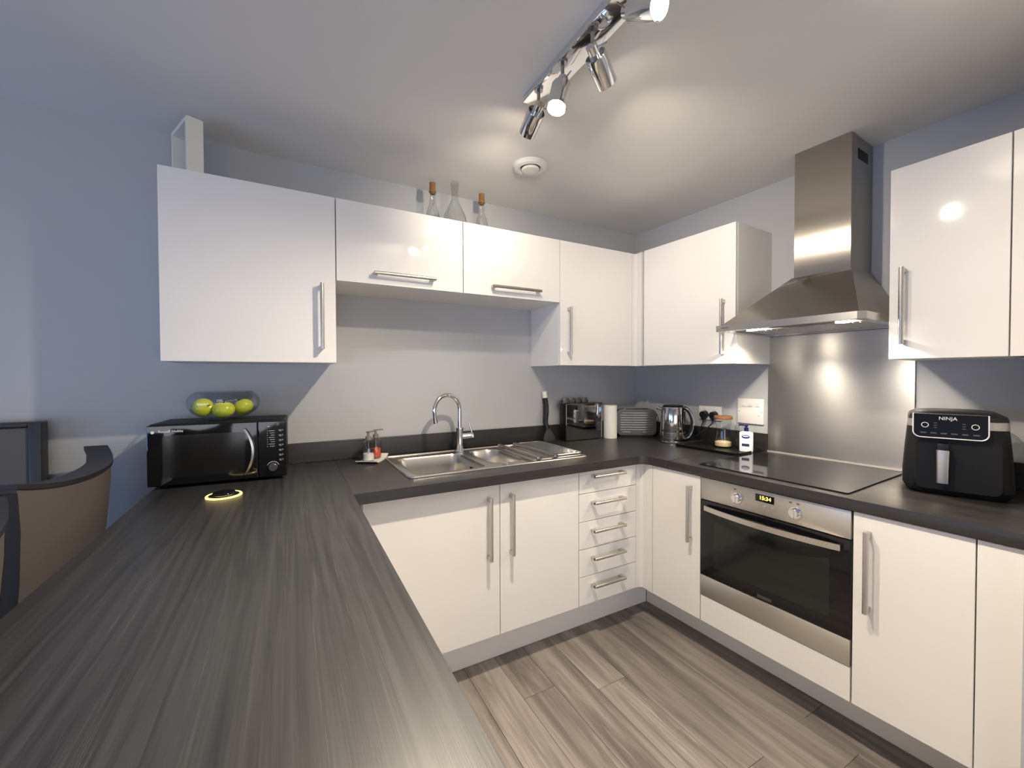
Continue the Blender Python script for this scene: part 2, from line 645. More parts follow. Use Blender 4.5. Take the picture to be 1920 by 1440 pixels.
# corner posts and fillers
bm = B()
prism(bm, [(-.3550, -.3262), (-.3300, -.3262), (-.3250, -.3400), (-.3300, -.3805), (-.3120, -.3805), (-.3000, -.3050), (-.3550, -.3050)],
      lambda p, k: (p[0], p[1], WB_ if k == 0 else WTP))
obj('corner_post', bm, M_DOOR, corner_cab, 'white corner post', smooth=0)
bm = B()
prism(bm, [(-.2990, -.3075), (.0120, -.3075), (.0120, -.3810), (-.2990, -.3970)], lambda p, k: (p[0], p[1], WB_ if k == 0 else WTP))
obj('corner_light_block', bm, M_CARC, corner_cab, smooth=0)  # unseen block added to stop light leaking between the corner cabinets
solo('filler_panel', box(B(), -.3502, -.330, -1.9440, -1.8640, WB_, WTP, .001), M_DOOR, 'narrow white filler panel beside the overhead cabinet over the air fryer', 'panel', (-.34, -1.9, WB_), frame='R', smooth=15)

DZ0, DZ1 = PL+.001, WTB-.0035
BF = .672                          # door faces of the back run


def base_unit(name, label, a0, a1, frame='B', face=BF, open_top=False):
    R = frame == 'R'
    t = thing(name, label, 'cabinet', (-face/2, -(a0+a1)/2, PL) if R else ((a0+a1)/2, -face/2, PL), 0, frame)

    def bx(bm, b0, b1, d0, d1, q0, q1, bev=0):
        if R: return box(bm, -d1, -d0, -b1, -b0, q0, q1, bev)
        return box(bm, b0, b1, -d1, -d0, q0, q1, bev)
    bm = B()
    f = face-.020
    bx(bm, a0+.0006, a0+.018, .03, f, DZ0, WTB-.001)
    bx(bm, a1-.018, a1-.0006, .03, f, DZ0, WTB-.001)
    bx(bm, a0+.018, a1-.018, .03, f, DZ0, DZ0+.018)
    bx(bm, a0+.018, a1-.018, .03, .04, DZ0+.018, WTB-.001)
    if not open_top:
        bx(bm, a0+.018, a1-.018, f-.05, f, WTB-.02, WTB-.001)
    obj('carcass', bm, M_CARC, t, smooth=0)
    return t, bx


t, bx = base_unit('sink_cabinet', 'white gloss double-door base cabinet beneath the sink', -2.082, -1.0600, open_top=True)
d = obj('door', bx(B(), -2.078, -1.4999, BF-.019, BF, DZ0, DZ1, .0015), M_DOOR, t, smooth=15)
bar_handle(d, (-1.556, -BF, .533), (-1.556, -BF, .808), (0, -1, 0))
d = obj('door', bx(B(), -1.4970, -1.0615, BF-.019, BF, DZ0, DZ1, .0015), M_DOOR, t, smooth=15)
bar_handle(d, (-1.446, -BF, .535), (-1.446, -BF, .808), (0, -1, 0))
t, bx = base_unit('drawer_unit', 'white stack of five shallow drawers between sink doors and corner', -1.0588, -.6725)
zs = [DZ1, .743, .602, .464, .325, DZ0]
for i in range(5):
    d = obj('drawer', bx(B(), -1.0573, -.6735, BF-.019, BF, zs[i+1]+.0014, zs[i]-.0014, .0015), M_DOOR, t, smooth=15)
    hz = zs[i]-(.030 if i == 0 else .048)
    bar_handle(d, (-.984, -BF, hz), (-.778, -BF, hz), (0, -1, 0))
# base corner post
bm = B()
c1 = (RZ @ Vector((-.6753, -.7175, 0)))
c0 = (RZ @ Vector((-.6560, -.7175, 0)))
prism(bm, [(-.6715, -.6720), (-.6450, -.6720), (c1.x+.002, -.6860), (c1.x, c1.y), (c0.x, c0.y), (c0.x, -.6500), (-.6715, -.6500)],
      lambda p, k: (p[0], p[1], DZ0 if k == 0 else DZ1))
solo('corner_post', bm, M_DOOR, 'white inner corner post between drawers and narrow base door', 'trim', (-.65, -.68, DZ0), smooth=0)
RF = .6753
t, bx = base_unit('base_cabinet', 'narrow white gloss base cabinet between the corner and the oven', .7195, .9915, 'R', RF)
d = obj('door', bx(B(), .7200, .9905, RF-.019, RF, DZ0, DZ1, .0015), M_DOOR, t, smooth=15)
bar_handle(d, (-RF, -.945, .540), (-RF, -.945, .807), (-1, 0, 0))
t, bx = base_unit('base_cabinet', 'white gloss base cabinet below the air fryer, beside the oven', 1.5662, 1.8530, 'R', RF)
d = obj('door', bx(B(), 1.5680, 1.8520, RF-.019, RF, DZ0, DZ1, .0015), M_DOOR, t, smooth=15)
bar_handle(d, (-RF, -1.612, .530), (-RF, -1.612, .805), (-1, 0, 0))
solo('filler_panel', box(B(), -RF, -RF+.02, -1.9435, -1.8550, DZ0, DZ1, .001), M_DOOR, 'narrow white filler panel between base cabinet and wall end', 'panel', (-RF+.01, -1.9, DZ0), frame='R', smooth=15)
# plinths
solo('plinth', box(B(), -2.10, -.4730, -.5587, -.5420, .0005, PL-.001, .001), M_PLIN, 'grey plinth board under sink doors and drawers', 'plinth', (-1.3, -.55, 0), smooth=0)
solo('plinth', box(B(), -.4989, -.4820, -1.9435, -.5346, .0005, PL-.001, .001), M_PLIN, 'grey plinth board under the oven run', 'plinth', (-.49, -1.3, 0), frame='R', smooth=0)
# peninsula cabinet body
t = thing('peninsula_cabinet', 'white base cabinet carrying the peninsula worktop', 'cabinet', (-2.43, -1.6, 0))
obj('carcass', box(B(), -2.70, -2.165, -2.70, -.70, PL, WTB-.001), M_CARC, t, smooth=0)
obj('kickboard', box(B(), -2.66, -2.22, -2.66, -.70, .0005, PL-.001), M_PLIN, t, smooth=0)
for i in range(4):
    d = obj('door', box(B(), -2.163, -2.1445, -2.695+i*.4960, -2.695+i*.4960+.493, DZ0, DZ1, .0015), M_DOOR, t, smooth=15)

# ------------------------------------------------------------------ oven
OY0, OY1 = -1.5647, -.9923
t = thing('oven', 'built-in stainless electric oven with black glass door', 'oven', (-.4, -1.278, .31), 0, 'R')
obj('cavity', box(B(), -.652, -.10, OY0+.006, OY1-.006, .30, .858), M_BLACKM, t, smooth=0)
cp = obj('control_panel', box(B(), -.678, -.653, OY0+.002, OY1-.002, .757, .858, .002), M_STEELH, t, 'brushed steel control panel')
dr = obj('door', box(B(), -.678, -.653, OY0+.002, OY1-.002, .404, .754, .002), M_BLACKG, t, 'black glass oven door', smooth=15)
obj('lower_panel', box(B(), -.678, -.653, OY0+.002, OY1-.002, .306, .402, .002), M_STEELH, t, 'brushed steel strip below the glass')
# window of the door, a shade lighter
bm = B()
prism(bm, rrect(OY0+.065, OY1-.065, .452, .700, .012), lambda p, k: (-.6781 if k else -.6775, p[0], p[1]))
obj('viewing_window', bm, mat('oven_window', (.016, .018, .016), .06), dr)
# bowed handle
bm = B()
prof = [(-.004, -.011), (.004, -.011), (.004, .011), (-.004, .011)]
rings = []
for i in range(25):
    s = i/24
    y = OY1-.028 - s*(OY1-OY0-.056)
    bow = 1-(2*s-1)**2
    c = Vector((-.690-.030*bow, y, .722))
    rings.append([c+Vector((a, 0, b)) for a, b in prof])
loft(bm, rings)
for y in (OY1-.034, OY0+.034):
    box(bm, -.692, -.679, y-.006, y+.006, .712, .732)
obj('handle', bm, M_SATIN, dr, 'bowed satin steel handle')
for y in (-1.165, -1.389):
    bm = B()
    cyl(bm, (-.6785, y, .803), (-.683, y, .803), .022, n=28)
    cyl(bm, (-.683, y, .803), (-.700, y, .803), .0165, .0155, n=28)
    box(bm, -.706, -.684, y-.0045, y+.0045, .7865, .8195, .001, 1)
    obj('knob', bm, M_CHROME, cp, 'silver control knob')
obj('display', box(B(), -.6792, -.6775, -1.313, -1.241, .812, .842), M_BLACKG, cp, 'black clock display')
text('digits', '15:34', .021, (-.6797, -1.279, .828), AX_R, M_AMBER, cp, label='amber lit clock digits')
for y in (-1.249, -1.277, -1.305):
    obj('button', cyl(B(), (-.6775, y, .794), (-.682, y, .794), .0045, n=16), M_SATIN, cp)
for y, z in ((-1.155, .838), (-1.372, .838), (-1.398, .838)):
    obj('knob_mark', box(B(), -.6788, -.6775, y-.005, y+.005, z-.003, z+.003), M_GPRINT, cp)
obj('badge', box(B(), -.6790, -.6775, -1.306, -1.250, .411, .423, .0004, 1), mat('badge_grey', (.12, .12, .12), .3, .8), dr, 'small grey badge')
solo('kick_panel', box(B(), -RF, -RF+.019, OY0+.002, OY1-.002, DZ0, .3035, .0015), M_DOOR, 'white panel below the oven, above the plinth', 'panel', (-RF+.01, -1.278, DZ0), frame='R', smooth=15)

# ------------------------------------------------------------------ hob
t = thing('hob', 'black glass ceramic hob set in the worktop under the hood', 'hob', (-.345, -1.247, WT), 0, 'R')
bm = B()
prism(bm, rrect(-.640, -.085, -1.540, -.958, .006), lambda p, k: (p[0], p[1], WT+.0005 if k == 0 else WT+.006))
bmesh.ops.bevel(bm, geom=[e for e in bm.edges if all(v.co.z > WT+.005 for v in e.verts)], offset=.002, segments=2, affect='EDGES')
obj('glass', bm, M_HOB, t)
solo('splashback', box(B(), -.0095, -.0015, -1.557, -.9583, WT+.0005, 1.541, .001), M_STEELH, 'brushed steel splashback sheet between hob and hood', 'splashback', (-.005, -1.257, WT), frame='R', smooth=0)

# ------------------------------------------------------------------ hood
HY0, HY1, HX = -1.5450, -.9695, -.5280
t = thing('cooker_hood', 'stainless steel chimney cooker hood above the hob', 'hood', (-.25, -1.254, 1.55), 0, 'R')
chx, cy0, cy1 = -.235, -1.402, -1.182
bm = B()
zc0, zc1 = 1.8065, H+.0095
th = .0012
box(bm, chx, chx+th, cy0, cy1, zc0, zc1)
box(bm, chx+th, -.003, cy0, cy0+th, zc0, zc1)
box(bm, chx+th, -.003, cy1-th, cy1, zc0, zc1)
ch = obj('chimney', bm, M_STEEL, t, 'brushed steel chimney duct', smooth=0)
obj('side_vent', box(B(), -.17, -.06, cy0-.0006, cy0-.0001, 2.30, 2.345), M_BLACKM, ch, 'dark vent slot')
bm = B()
r0 = [(HX+.012, HY0+.020), (HX+.012, HY1-.020), (-.003, HY1-.020), (-.003, HY0+.020)]
r1 = [(chx-.006, cy0-.006), (chx-.006, cy1+.006), (-.003, cy1+.006), (-.003, cy0-.006)]
loft(bm, [[(x, y, 1.584) for x, y in r0], [(x, y, 1.8085) for x, y in r1]], (False, True))
obj('canopy', bm, M_STEEL, t, 'brushed steel pyramid canopy', smooth=0)
bm = B()
rim = [(HX+.022, HY0), (HX, HY0+.022), (HX, HY1-.004), (HX+.004, HY1), (-.003, HY1), (-.003, HY0)]
plate(bm, rim, [[(HX+.03, HY0+.035), (HX+.03, HY1-.03), (-.02, HY1-.03), (-.02, HY0+.035)]], 1.555, 1.5835)
rimo = obj('rim', bm, M_STEELH, t, 'brushed steel front rim', smooth=0)
obj('logo', box(B(), HX-.0006, HX+.0002, -1.030, -1.000, 1.568, 1.573), M_GPRINT, rimo, 'small dark lettering, too small to read')
obj('underside', box(B(), HX+.0305, -.0205, HY0+.0355, HY1-.0305, 1.566, 1.570), M_SATIN, t, smooth=0)
for y0, y1 in ((-1.255, -1.02), (-1.49, -1.265)):
    bm = B()
    box(bm, -.37, -.06, y0, y1, 1.560, 1.5655, .001, 1)
    for i in range(9):
        yy = y0+.015+i*(y1-y0-.03)/8
        box(bm, -.35, -.08, yy-.003, yy+.003, 1.5585, 1.560)
    obj('grease_filter', bm, M_STEELH, t)
obj('control_strip', box(B(), -.462, -.425, -1.34, -1.17, 1.5605, 1.5655, .001, 1), M_BLACK, t, 'black button strip')
for y in (-1.09, -1.44):
    lm = obj('lamp', cyl(B(), (-.425 if y > -1.3 else -.415, y, 1.5565), (-.425 if y > -1.3 else -.415, y, 1.5655), .024, n=24),
             mat('hood_lamp', (1, 1, 1), .4, emis=(1, .90, .74), estr=40), t, 'lit hood lamp')
    ld = bpy.data.lights.new('hood_lamp_light', 'SPOT')
    ld.energy = HOOD_W
    ld.color = (1, .88, .72)
    ld.spot_size = radians(150)
    ld.spot_blend = .5
    ld.shadow_soft_size = .02
    lo = bpy.data.objects.new('hood_lamp_light', ld)
    COL.objects.link(lo)
    lo.parent = lm
    lo.location = Vector((-.420, y, 1.553)) - OFF[lm.name]

t.matrix_world = t.matrix_world @ Matrix.Translation((0, 0, -.0115))

# ------------------------------------------------------------------ ceiling track light
t = thing('track_light', 'chrome four-spot ceiling track light, two bulbs facing out', 'ceiling light', (-1.49, -1.24, H))
rl = obj('rail', box(B(), -1.528, -1.446, -1.55, -.932, H-.024, H-.0008, .002), M_CHROME, t, 'long chrome ceiling rail')
heads = [((-1.515, -1.02), (.12, .935, -.335), 100, .2), ((-1.515, -1.165), (-.30, -.10, -.95), 160, 1.4),
         ((-1.515, -1.315), (.83, .36, -.43), 105, .45), ((-1.515, -1.46), (.10, -.86, -.50), 165, 1.9)]
for (hx, hy), D, cone, power in heads:
    D = Vector(D).normalized()
    P = Vector((hx, hy, 2.300))
    bm = B()
    cyl(bm, P-D*.012, P+D*.022, .017, n=24)                       # collar
    u, v = basis(D)
    n = 32
    prof = [(.013, .018), (.031, .018), (.0325, .022), (.0325, .108), (.0305, .108), (.0295, .030), (.013, .026)]
    rows = [ring(P+D*z, u, v, r, n) for r, z in prof]
    loft(bm, rows, (False, False))
    hd = obj('spot_head', bm, M_CHROME, t, 'chrome cylindrical spot head')
    bm = B()
    cyl(bm, (hx, hy, H-.024), (hx, hy, 2.312), .006, n=16)
    cyl(bm, (hx, hy, H-.030), (hx, hy, H-.024), .016, n=24)
    disc_sphere(bm, P, .012)
    obj('arm', bm, M_DCHROME, hd)
    bm = B()
    cyl(bm, P+u*.016, P+u*.046, .0022, n=14)
    obj('thumb_screw', bm, M_DCHROME, hd)
    bm = B()
    loft(bm, [ring(P+D*.05, u, v, .024, 24), ring(P+D*.094, u, v, .0285, 24), ring(P+D*.100, u, v, .026, 24)])
    bo = obj('bulb', bm, M_BULB, hd, 'lit warm bulb')
    ld = bpy.data.lights.new('spot_light', 'SPOT')
    ld.energy = SPOT_W*power
    ld.color = WARM
    ld.spot_size = radians(cone)
    ld.spot_blend = 1
    ld.shadow_soft_size = .022
    lo = bpy.data.objects.new('spot_light', ld)
    COL.objects.link(lo)
    lo.parent = bo
    lo.location = P + D*.106 - OFF[bo.name]
    lo.rotation_euler = D.to_track_quat('-Z', 'Y').to_euler()

# extractor valve
t = thing('ceiling_vent', 'round white extractor valve on the ceiling', 'vent', (-1.237, -.51, H))
obj('outer_ring', lathe(B(), [(.050, -.001), (.088, -.001), (.088, -.006), (.078, -.018), (.060, -.022), (.050, -.016)], (-1.237, -.51, H), 48, closed=True), M_WPLAS, t)
obj('centre_disc', lathe(B(), [(0, -.012), (.040, -.012), (.046, -.020), (.040, -.028), (0, -.032)], (-1.237, -.51, H), 40), M_WPLAS, t)
obj('throat', cyl(B(), (-1.237, -.51, H-.004), (-1.237, -.51, H-.002), .0495, n=40), M_BLACKM, t, 'dark gap behind the disc')

# ------------------------------------------------------------------ sink and tap
t = thing('sink', 'stainless steel one-and-a-half bowl sink with drainer', 'sink', (-1.4, -.34, WT))
SX0, SX1, SY0, SY1 = -1.882, -.930, -.590, -.088
main = rrect(-1.842, -1.497, -.548, -.175, .05)
half = rrect(-1.452, -1.262, -.515, -.150, .07)
deck = obj('deck', plate(B(), rrect(SX0, SX1, SY0, SY1, .022), [main, half], WT+.0006, WT+.0045), M_SINK, t, smooth=30)
bm = B()
tube(bm, [(x, y, WT+.005) for x, y in rrect(SX0+.006, SX1-.006, SY0+.006, SY1-.006, .018)], .0038, 8, True)
obj('rolled_edge', bm, M_SINK, deck)


def bowl(name, x0, x1, y0, y1, r, depth):
    bm = B()
    rings = []
    for ins, z in ((-.004, .0050), (.000, .0046), (.005, -.004), (.012, -.05), (.018, -depth+.03), (.03, -depth+.008), (.055, -depth)):
        rings.append([(x, y, WT+z) for x, y in rrect(x0+ins, x1-ins, y0+ins, y1-ins, max(r-ins*.3, .015))])
    loft(bm, rings, (False, True))
    # thin outer skin
    o = obj(name, bm, M_SINK, t, smooth=50)
    return o


mb = bowl('main_bowl', -1.842, -1.497, -.548, -.175, .05, .155)
bowl('half_bowl', -1.452, -1.262, -.515, -.150, .07, .12)
obj('overflow', box(B(), -1.5125, -1.5105, -.385, -.365, WT-.055, WT-.030, .0005, 1), M_BLACKM, mb, 'dark overflow slot')
obj('waste', lathe(B(), [(0, .001), (.034, .001), (.038, .004), (.030, .006), (.02, .003), (0, .003)], (-1.67, -.36, WT-.155), 28), M_CHROME, mb)
bm = B()
for i in range(9):
    y = -.50+i*.044
    box(bm, -1.22, -.965, y-.007, y+.007, WT+.0045, WT+.0068, .002, 1)
obj('drainer_rib', bm, M_SINK, deck)
obj('waste_control', lathe(B(), [(0, .0046), (.016, .0046), (.016, .010), (.012, .014), (0, .014)], (-1.405, -.548, WT), 24), M_CHROME, deck)

t = thing('mixer_tap', 'chrome swan-neck mixer tap standing behind the sink bowls', 'tap', (-1.474, -.130, WT+.005))
bm = B()
TX, TY = -1.474, -.130
lathe(bm, [(0, .0051), (.028, .0051), (.028, .010), (.023, .014), (.021, .05), (.020, .10), (.0205, .128), (.024, .131), (.024, .138), (.015, .141), (0, .141)], (TX, TY, WT), 28)
bd = obj('body', bm, M_CHROME, t)
dx, dy = -.97, -.24
R_ = .082
pts = [(TX, TY, WT+.14), (TX, TY, WT+.20), (TX, TY, WT+.242)]
for i in range(1, 19):
    a = pi*1.07*i/18
    s = R_*(1-cos(a))
    pts.append((TX+dx*s, TY+dy*s, WT+.242+R_*sin(a)))
e = Vector(pts[-1])
tn = (Vector(pts[-1])-Vector(pts[-2])).normalized()
pts.append(e+tn*.02)
obj('spout', tube(B(), pts, .0115, 16), M_CHROME, t, 'curved chrome spout')
obj('nozzle', cyl(B(), e+tn*.018, e+tn*.05, .0135, n=20), M_CHROME, t)
bm = B()
cyl(bm, (TX+.016, TY-.002, WT+.088), (TX+.068, TY-.012, WT+.092), .0155, n=24)
cyl(bm, (TX+.068, TY-.012, WT+.092), (TX+.076, TY-.013, WT+.0925), .0165, n=24)
tube(bm, [(TX+.071, TY-.0125, WT+.1), (TX+.066, TY-.008, WT+.13), (TX+.056, TY-.004, WT+.165)], [.006, .005, .004], 16)
obj('lever', bm, M_CHROME, t, 'chrome side lever')

# folding wire drying rack lying on the drainer
t = thing('drying_rack', 'folded steel wire drying rack lying on the sink drainer', 'rack', (-1.1, -.38, WT+.0085))
z0 = WT+.0135
RX0, RX1, RY0, RY1 = -1.262, -.962, -.575, -.165
obj('frame', tube(B(), [(x, y, z0) for x, y in rrect(RX0, RX1, RY0, RY1, .02)], .0032, 8, True), M_SATIN, t)
bm = B()
for i in range(27):
    x = RX0+.012+i*(RX1-RX0-.024)/26
    cyl(bm, (x, RY0, z0), (x, RY1, z0), .0011, n=6)
obj('wire_grid', bm, M_DCHROME, t, kind='stuff')
z1 = z0+.012
up_ = obj('folded_frame', tube(B(), [(x, y, z1) for x, y in rrect(-1.135, RX1+.002, RY0+.004, RY1-.004, .02)], .0032, 8, True), M_SATIN, t)
bm = B()
for i in range(32):
    y = RY0+.014+i*(RY1-RY0-.028)/31
    cyl(bm, (-1.135, y, z1), (RX1, y, z1), .0014, n=6)
for i in range(16):
    x = -1.128+i*(RX1+1.128)/15
    cyl(bm, (x, RY0+.004, z1+.002), (x, RY1-.004, z1+.002), .0013, n=6)
obj('folded_wire_grid', bm, M_DCHROME, t, kind='stuff')
for x in (-1.235, -1.135):
    obj('cross_bar', box(B(), x-.007, x+.007, RY0-.004, RY1+.004, z0+.004, z0+.017, .003), M_SATIN, t, 'pale steel cross bar')
    for y in (RY0-.008, RY1+.008):
        obj('bracket', box(B(), x-.012, x+.012, y-.005, y+.003, z0-.0035, z0+.017, .002), M_DCHROME, t)


# ------------------------------------------------------------------ soap bottles
t = thing('soap_tray', 'small white speckled tray under the soap bottles', 'tray', (-1.945, -.125, WT), radians(58), local=True)
bm = B()
rings = []
for i in range(13):
    x = -.082+.164*i/12
    lift = .018*(max(0, i-7)/5)**2 + .010*(max(0, 3-i)/3)**2
    rings.append([(x, -.053, .0006+lift), (x, .053, .0006+lift), (x, .053, .0050+lift), (x, -.053, .0050+lift)])
loft(bm, rings)
obj('dish', bm, mat('speckled_ceramic', (.66, .65, .60), .3, bump=.1, bscale=90), t)


def soap_bottle(label, x, y, liquid, level, turn):
    t = thing('soap_bottle', label, 'soap dispenser', (x, y, WT+.0072), turn, local=True, group='hand soap bottles by the sink')
    obj('bottle', lathe(B(), [(0, 0), (.026, 0), (.028, .003), (.028, .082), (.024, .094), (.013, .102), (.013, .108), (.0115, .108), (.0115, .1015), (.0225, .092), (.0262, .08), (.0262, .004), (0, .002)], n=28), M_BOTTLE, t)
    obj('soap', lathe(B(), [(0, .003), (.0255, .0045), (.0255, level), (0, level)], n=24), liquid, t)
    bm = B()
    cyl(bm, (0, 0, .104), (0, 0, .122), .0145, n=20)
    cyl(bm, (0, 0, .122), (0, 0, .140), .006, n=16)
    box(bm, -.009, .038, -.0075, .0075, .140, .147, .002)
    cyl(bm, (0, 0, .02), (0, 0, .104), .0025, n=8)
    obj('pump', bm, mat('pump_grey', (.20, .17, .155), .35), t)


soap_bottle('clear soap bottle with white soap, nearest the counter edge', -1.968, -.150, M_SOAPW, .036, radians(40))
soap_bottle('clear soap bottle with orange soap, behind the white one', -1.922, -.092, M_ORANGE, .048, radians(10))

# ------------------------------------------------------------------ back counter
# turner leaning on the wall
t = thing('turner', 'black kitchen turner with a pale handle tip leaning on the wall', 'utensil', (-.845, -.05, WT))
bm = B()
pts = [(-.836, -.060, .985), (-.846, -.052, 1.03), (-.832, -.040, 1.09), (-.826, -.030, 1.14), (-.828, -.022, 1.185)]
tube(bm, pts, [.015, .017, .0185, .018, .017], 18)
obj('grip', bm, M_BLACK, t)
obj('tip', tube(B(), [(-.828, -.022, 1.185), (-.831, -.017, 1.228)], [.0175, .0185], 14), mat('pale_tip', (.74, .72, .66), .3), t, 'pale plastic hanging tip')
bm = B()
rings = []
for z, y, hw in ((.906, -.088, .052), (.915, -.086, .052), (.94, -.079, .046), (.97, -.068, .024), (.99, -.060, .011)):
    rings.append([(-.830-hw, y-.003, z), (-.830+hw*.8, y-.003, z), (-.830+hw*.8, y+.003, z), (-.830-hw, y+.003, z)])
loft(bm, rings)
obj('blade', bm, M_BLACK, t)

# mirrored box
t = thing('bread_bin', 'upright mirror-fronted dark bread bin beside the turner', 'bread bin', (-.583, -.108, WT), radians(-1.5), local=True)
obj('body', box(B(), -.152, .150, -.020, .050, .0006, .243, .003), M_BLACK, t)
obj('front', box(B(), -.149, .147, -.0245, -.0205, .004, .240, .001), M_MIRROR, t, 'mirror-like front', smooth=15)
t2 = thing('storage_tin', 'grey ribbed tin peeping over the mirror-fronted bin', 'tin', (-.590, -.030, WT), 0, local=True)
# (stands close behind the bin: only its ribbed top shows)
bm = B()
box(bm, -.115, .105, -.014, -.002, .0006, .262, .001)
obj('body', bm, M_BLACK, t2)
for i in range(4):
    obj('rib', box(B(), -.105+i*.052, -.105+i*.052+.044, -.017, -.0145, .20, .275, .002), mat('tin_grey', (.22, .22, .22), .25, .7) if i == 0 else bpy.data.materials['tin_grey'], t2)

# kitchen roll
t = thing('kitchen_roll', 'white kitchen paper roll standing beside the toaster', 'paper roll', (-.380, -.150, WT), local=True)
obj('paper', lathe(B(), [(.020, .001), (.045, .001), (.0455, .004), (.0455, .221), (.045, .224), (.020, .224)], n=36, closed=True), M_WHITE, t)
obj('tube', lathe(B(), [(.0182, .001), (.0198, .001), (.0198, .223), (.0182, .223)], n=24, closed=True), mat('cardboard', (.35, .26, .18), .8), t)

# toaster: stands across the corner
t = thing('toaster', 'grey two-slice toaster with ribbed silver side in the corner', 'toaster', (-.198, -.215, WT), radians(-33), local=True)
bm = B()
out = rrect(-.134, .134, .014, .192, .034, 6)
prism(bm, out, lambda p, k: (p[0], 0 if k == 0 else .090, p[1]))
obj('body', bm, M_GREYT, t)
bm = B()
prism(bm, rrect(-.126, .126, .022, .185, .028, 6), lambda p, k: (p[0], -.004 if k == 0 else -.0002, p[1]))
fr = obj('side_panel', bm, mat('toaster_panel', (.10, .098, .096), .4, .3), t, 'grey metal side panel')
for i in range(9):
    z = .036+i*.0165
    if i == 0:
        for a, b in ((-.098, -.040), (.040, .098)):
            obj('rib', cyl(B(), (a, -.005, z), (b, -.005, z), .0028, n=14), M_CHROME, fr)
    else:
        hw = .100 if i in (8,) else .110
        obj('rib', cyl(B(), (-hw, -.005, z), (hw, -.005, z), .0028, n=14), M_CHROME, fr)
obj('badge', box(B(), -.030, .030, -.0065, -.004, .030, .042, .001, 1), M_GREYT, fr, 'small grey name badge')
obj('slot', box(B(), -.09, .09, .022, .044, .1915, .1935), M_BLACKM, t)
obj('slot', box(B(), -.09, .09, .058, .080, .1915, .1935), M_BLACKM, t)
obj('top_rail', tube(B(), [(-.085, .010, .191), (-.07, .010, .199), (.07, .010, .199), (.085, .010, .191)], .003, 8), M_CHROME, t)
bm = B()
cyl(bm, (.134, .045, .152), (.150, .045, .152), .008, n=14)
tube(bm, [(.148, .045, .152), (.158, .045, .13), (.163, .045, .10)], .003, 8)
obj('lever', bm, M_DCHROME, t)
obj('foot', box(B(), -.115, .115, .006, .090, .0006, .0138), M_BLACKM, t)

# kettle
t = thing('kettle', 'polished steel kettle with black handle beside the black tray', 'kettle', (-.165, -.462, WT), frame='R', rot=radians(-75), local=True)
KZ = .012
bm = B()
prof = [(0, .012), (.078, .012)]
for i in range(4):
    z = .016+i*.014
    prof += [(.0795, z), (.0795, z+.008), (.0765, z+.010), (.0765, z+.012)]
prof += [(.078, .075), (.0745, .15), (.071, .215), (.069, .226), (.060, .229), (0, .230)]
obj('body', lathe(bm, prof, n=48), mat('polished_steel', (.60, .58, .56), .10, 1), t)
obj('base', lathe(B(), [(0, .0006), (.080, .0006), (.082, .004), (.080, .0115), (0, .0115)], n=40), M_DCHROME, t)
obj('lid', lathe(B(), [(0, .2305), (.062, .2305), (.058, .236), (.02, .240), (0, .240)], n=32), M_BLACK, t)
bm = B()
cyl(bm, (-.066, 0, .200), (-.094, 0, .212), .012, .010, n=16)
cyl(bm, (-.094, 0, .212), (-.100, 0, .214), .013, n=16)
obj('spout', bm, M_CHROME, t)
hp = []
for i in range(15):
    a = radians(80-160*i/14)
    hp.append((.060+.062*cos(a), 0, .125+.098*sin(a)))
rings = []
bm = B()
tube(bm, hp, .012, 18)
h = obj('handle', bm, M_BLACK, t, 'black loop handle')
obj('handle_trim', tube(B(), [(x+.010, y-.008, z) for x, y, z in hp], .005, 8), M_CHROME, h)
obj('gauge', box(B(), .064, .076, -.010, .010, .05, .20, .002), M_BLACK, t)

# black tray
t = thing('serving_tray', 'low black tray under the glass jar and lotion bottle', 'tray', (-.175, -.70, WT), frame='R')
bm = B()
o1 = rrect(-.300, -.028, -.950, -.560, .03)
rings = [[(x, y, WT+.0006) for x, y in rrect(-.294, -.034, -.944, -.566, .028)],
         [(x, y, WT+.016) for x, y in o1],
         [(x, y, WT+.016) for x, y in rrect(-.296, -.032, -.946, -.564, .028)],
         [(x, y, WT+.006) for x, y in rrect(-.288, -.040, -.938, -.572, .024)]]
loft(bm, rings)
obj('dish', bm, M_BLACK, t)
TZ = WT+.0065

# jar
t = thing('storage_jar', 'waisted glass jar with cork lid and cream contents on the tray', 'jar', (-.115, -.765, TZ), frame='R', local=True)
obj('glass', lathe(B(), [(0, 0), (.044, 0), (.048, .006), (.047, .04), (.040, .09), (.039, .12), (.046, .165), (.0435, .165), (.0365, .12), (.0375, .09), (.0445, .04), (.0450, .008), (0, .005)], n=36), M_GLASS, t)
obj('contents', lathe(B(), [(0, .0058), (.0430, .009), (.0440, .030), (.03, .036), (0, .037)], n=30), M_CREAM, t, 'cream powder')
obj('lid', lathe(B(), [(0, .1655), (.049, .1655), (.051, .170), (.050, .180), (.047, .183), (0, .184)], n=32), M_CORK, t, 'tan cork lid')

t = thing('drinking_glass', 'clear tumbler standing behind jar and lotion bottle', 'glass', (-.072, -.848, TZ), frame='R', local=True)
obj('glass', lathe(B(), [(0, 0), (.028, 0), (.030, .005), (.034, .135), (.0325, .1355), (.0282, .012), (0, .010)], n=30), M_GLASS, t)

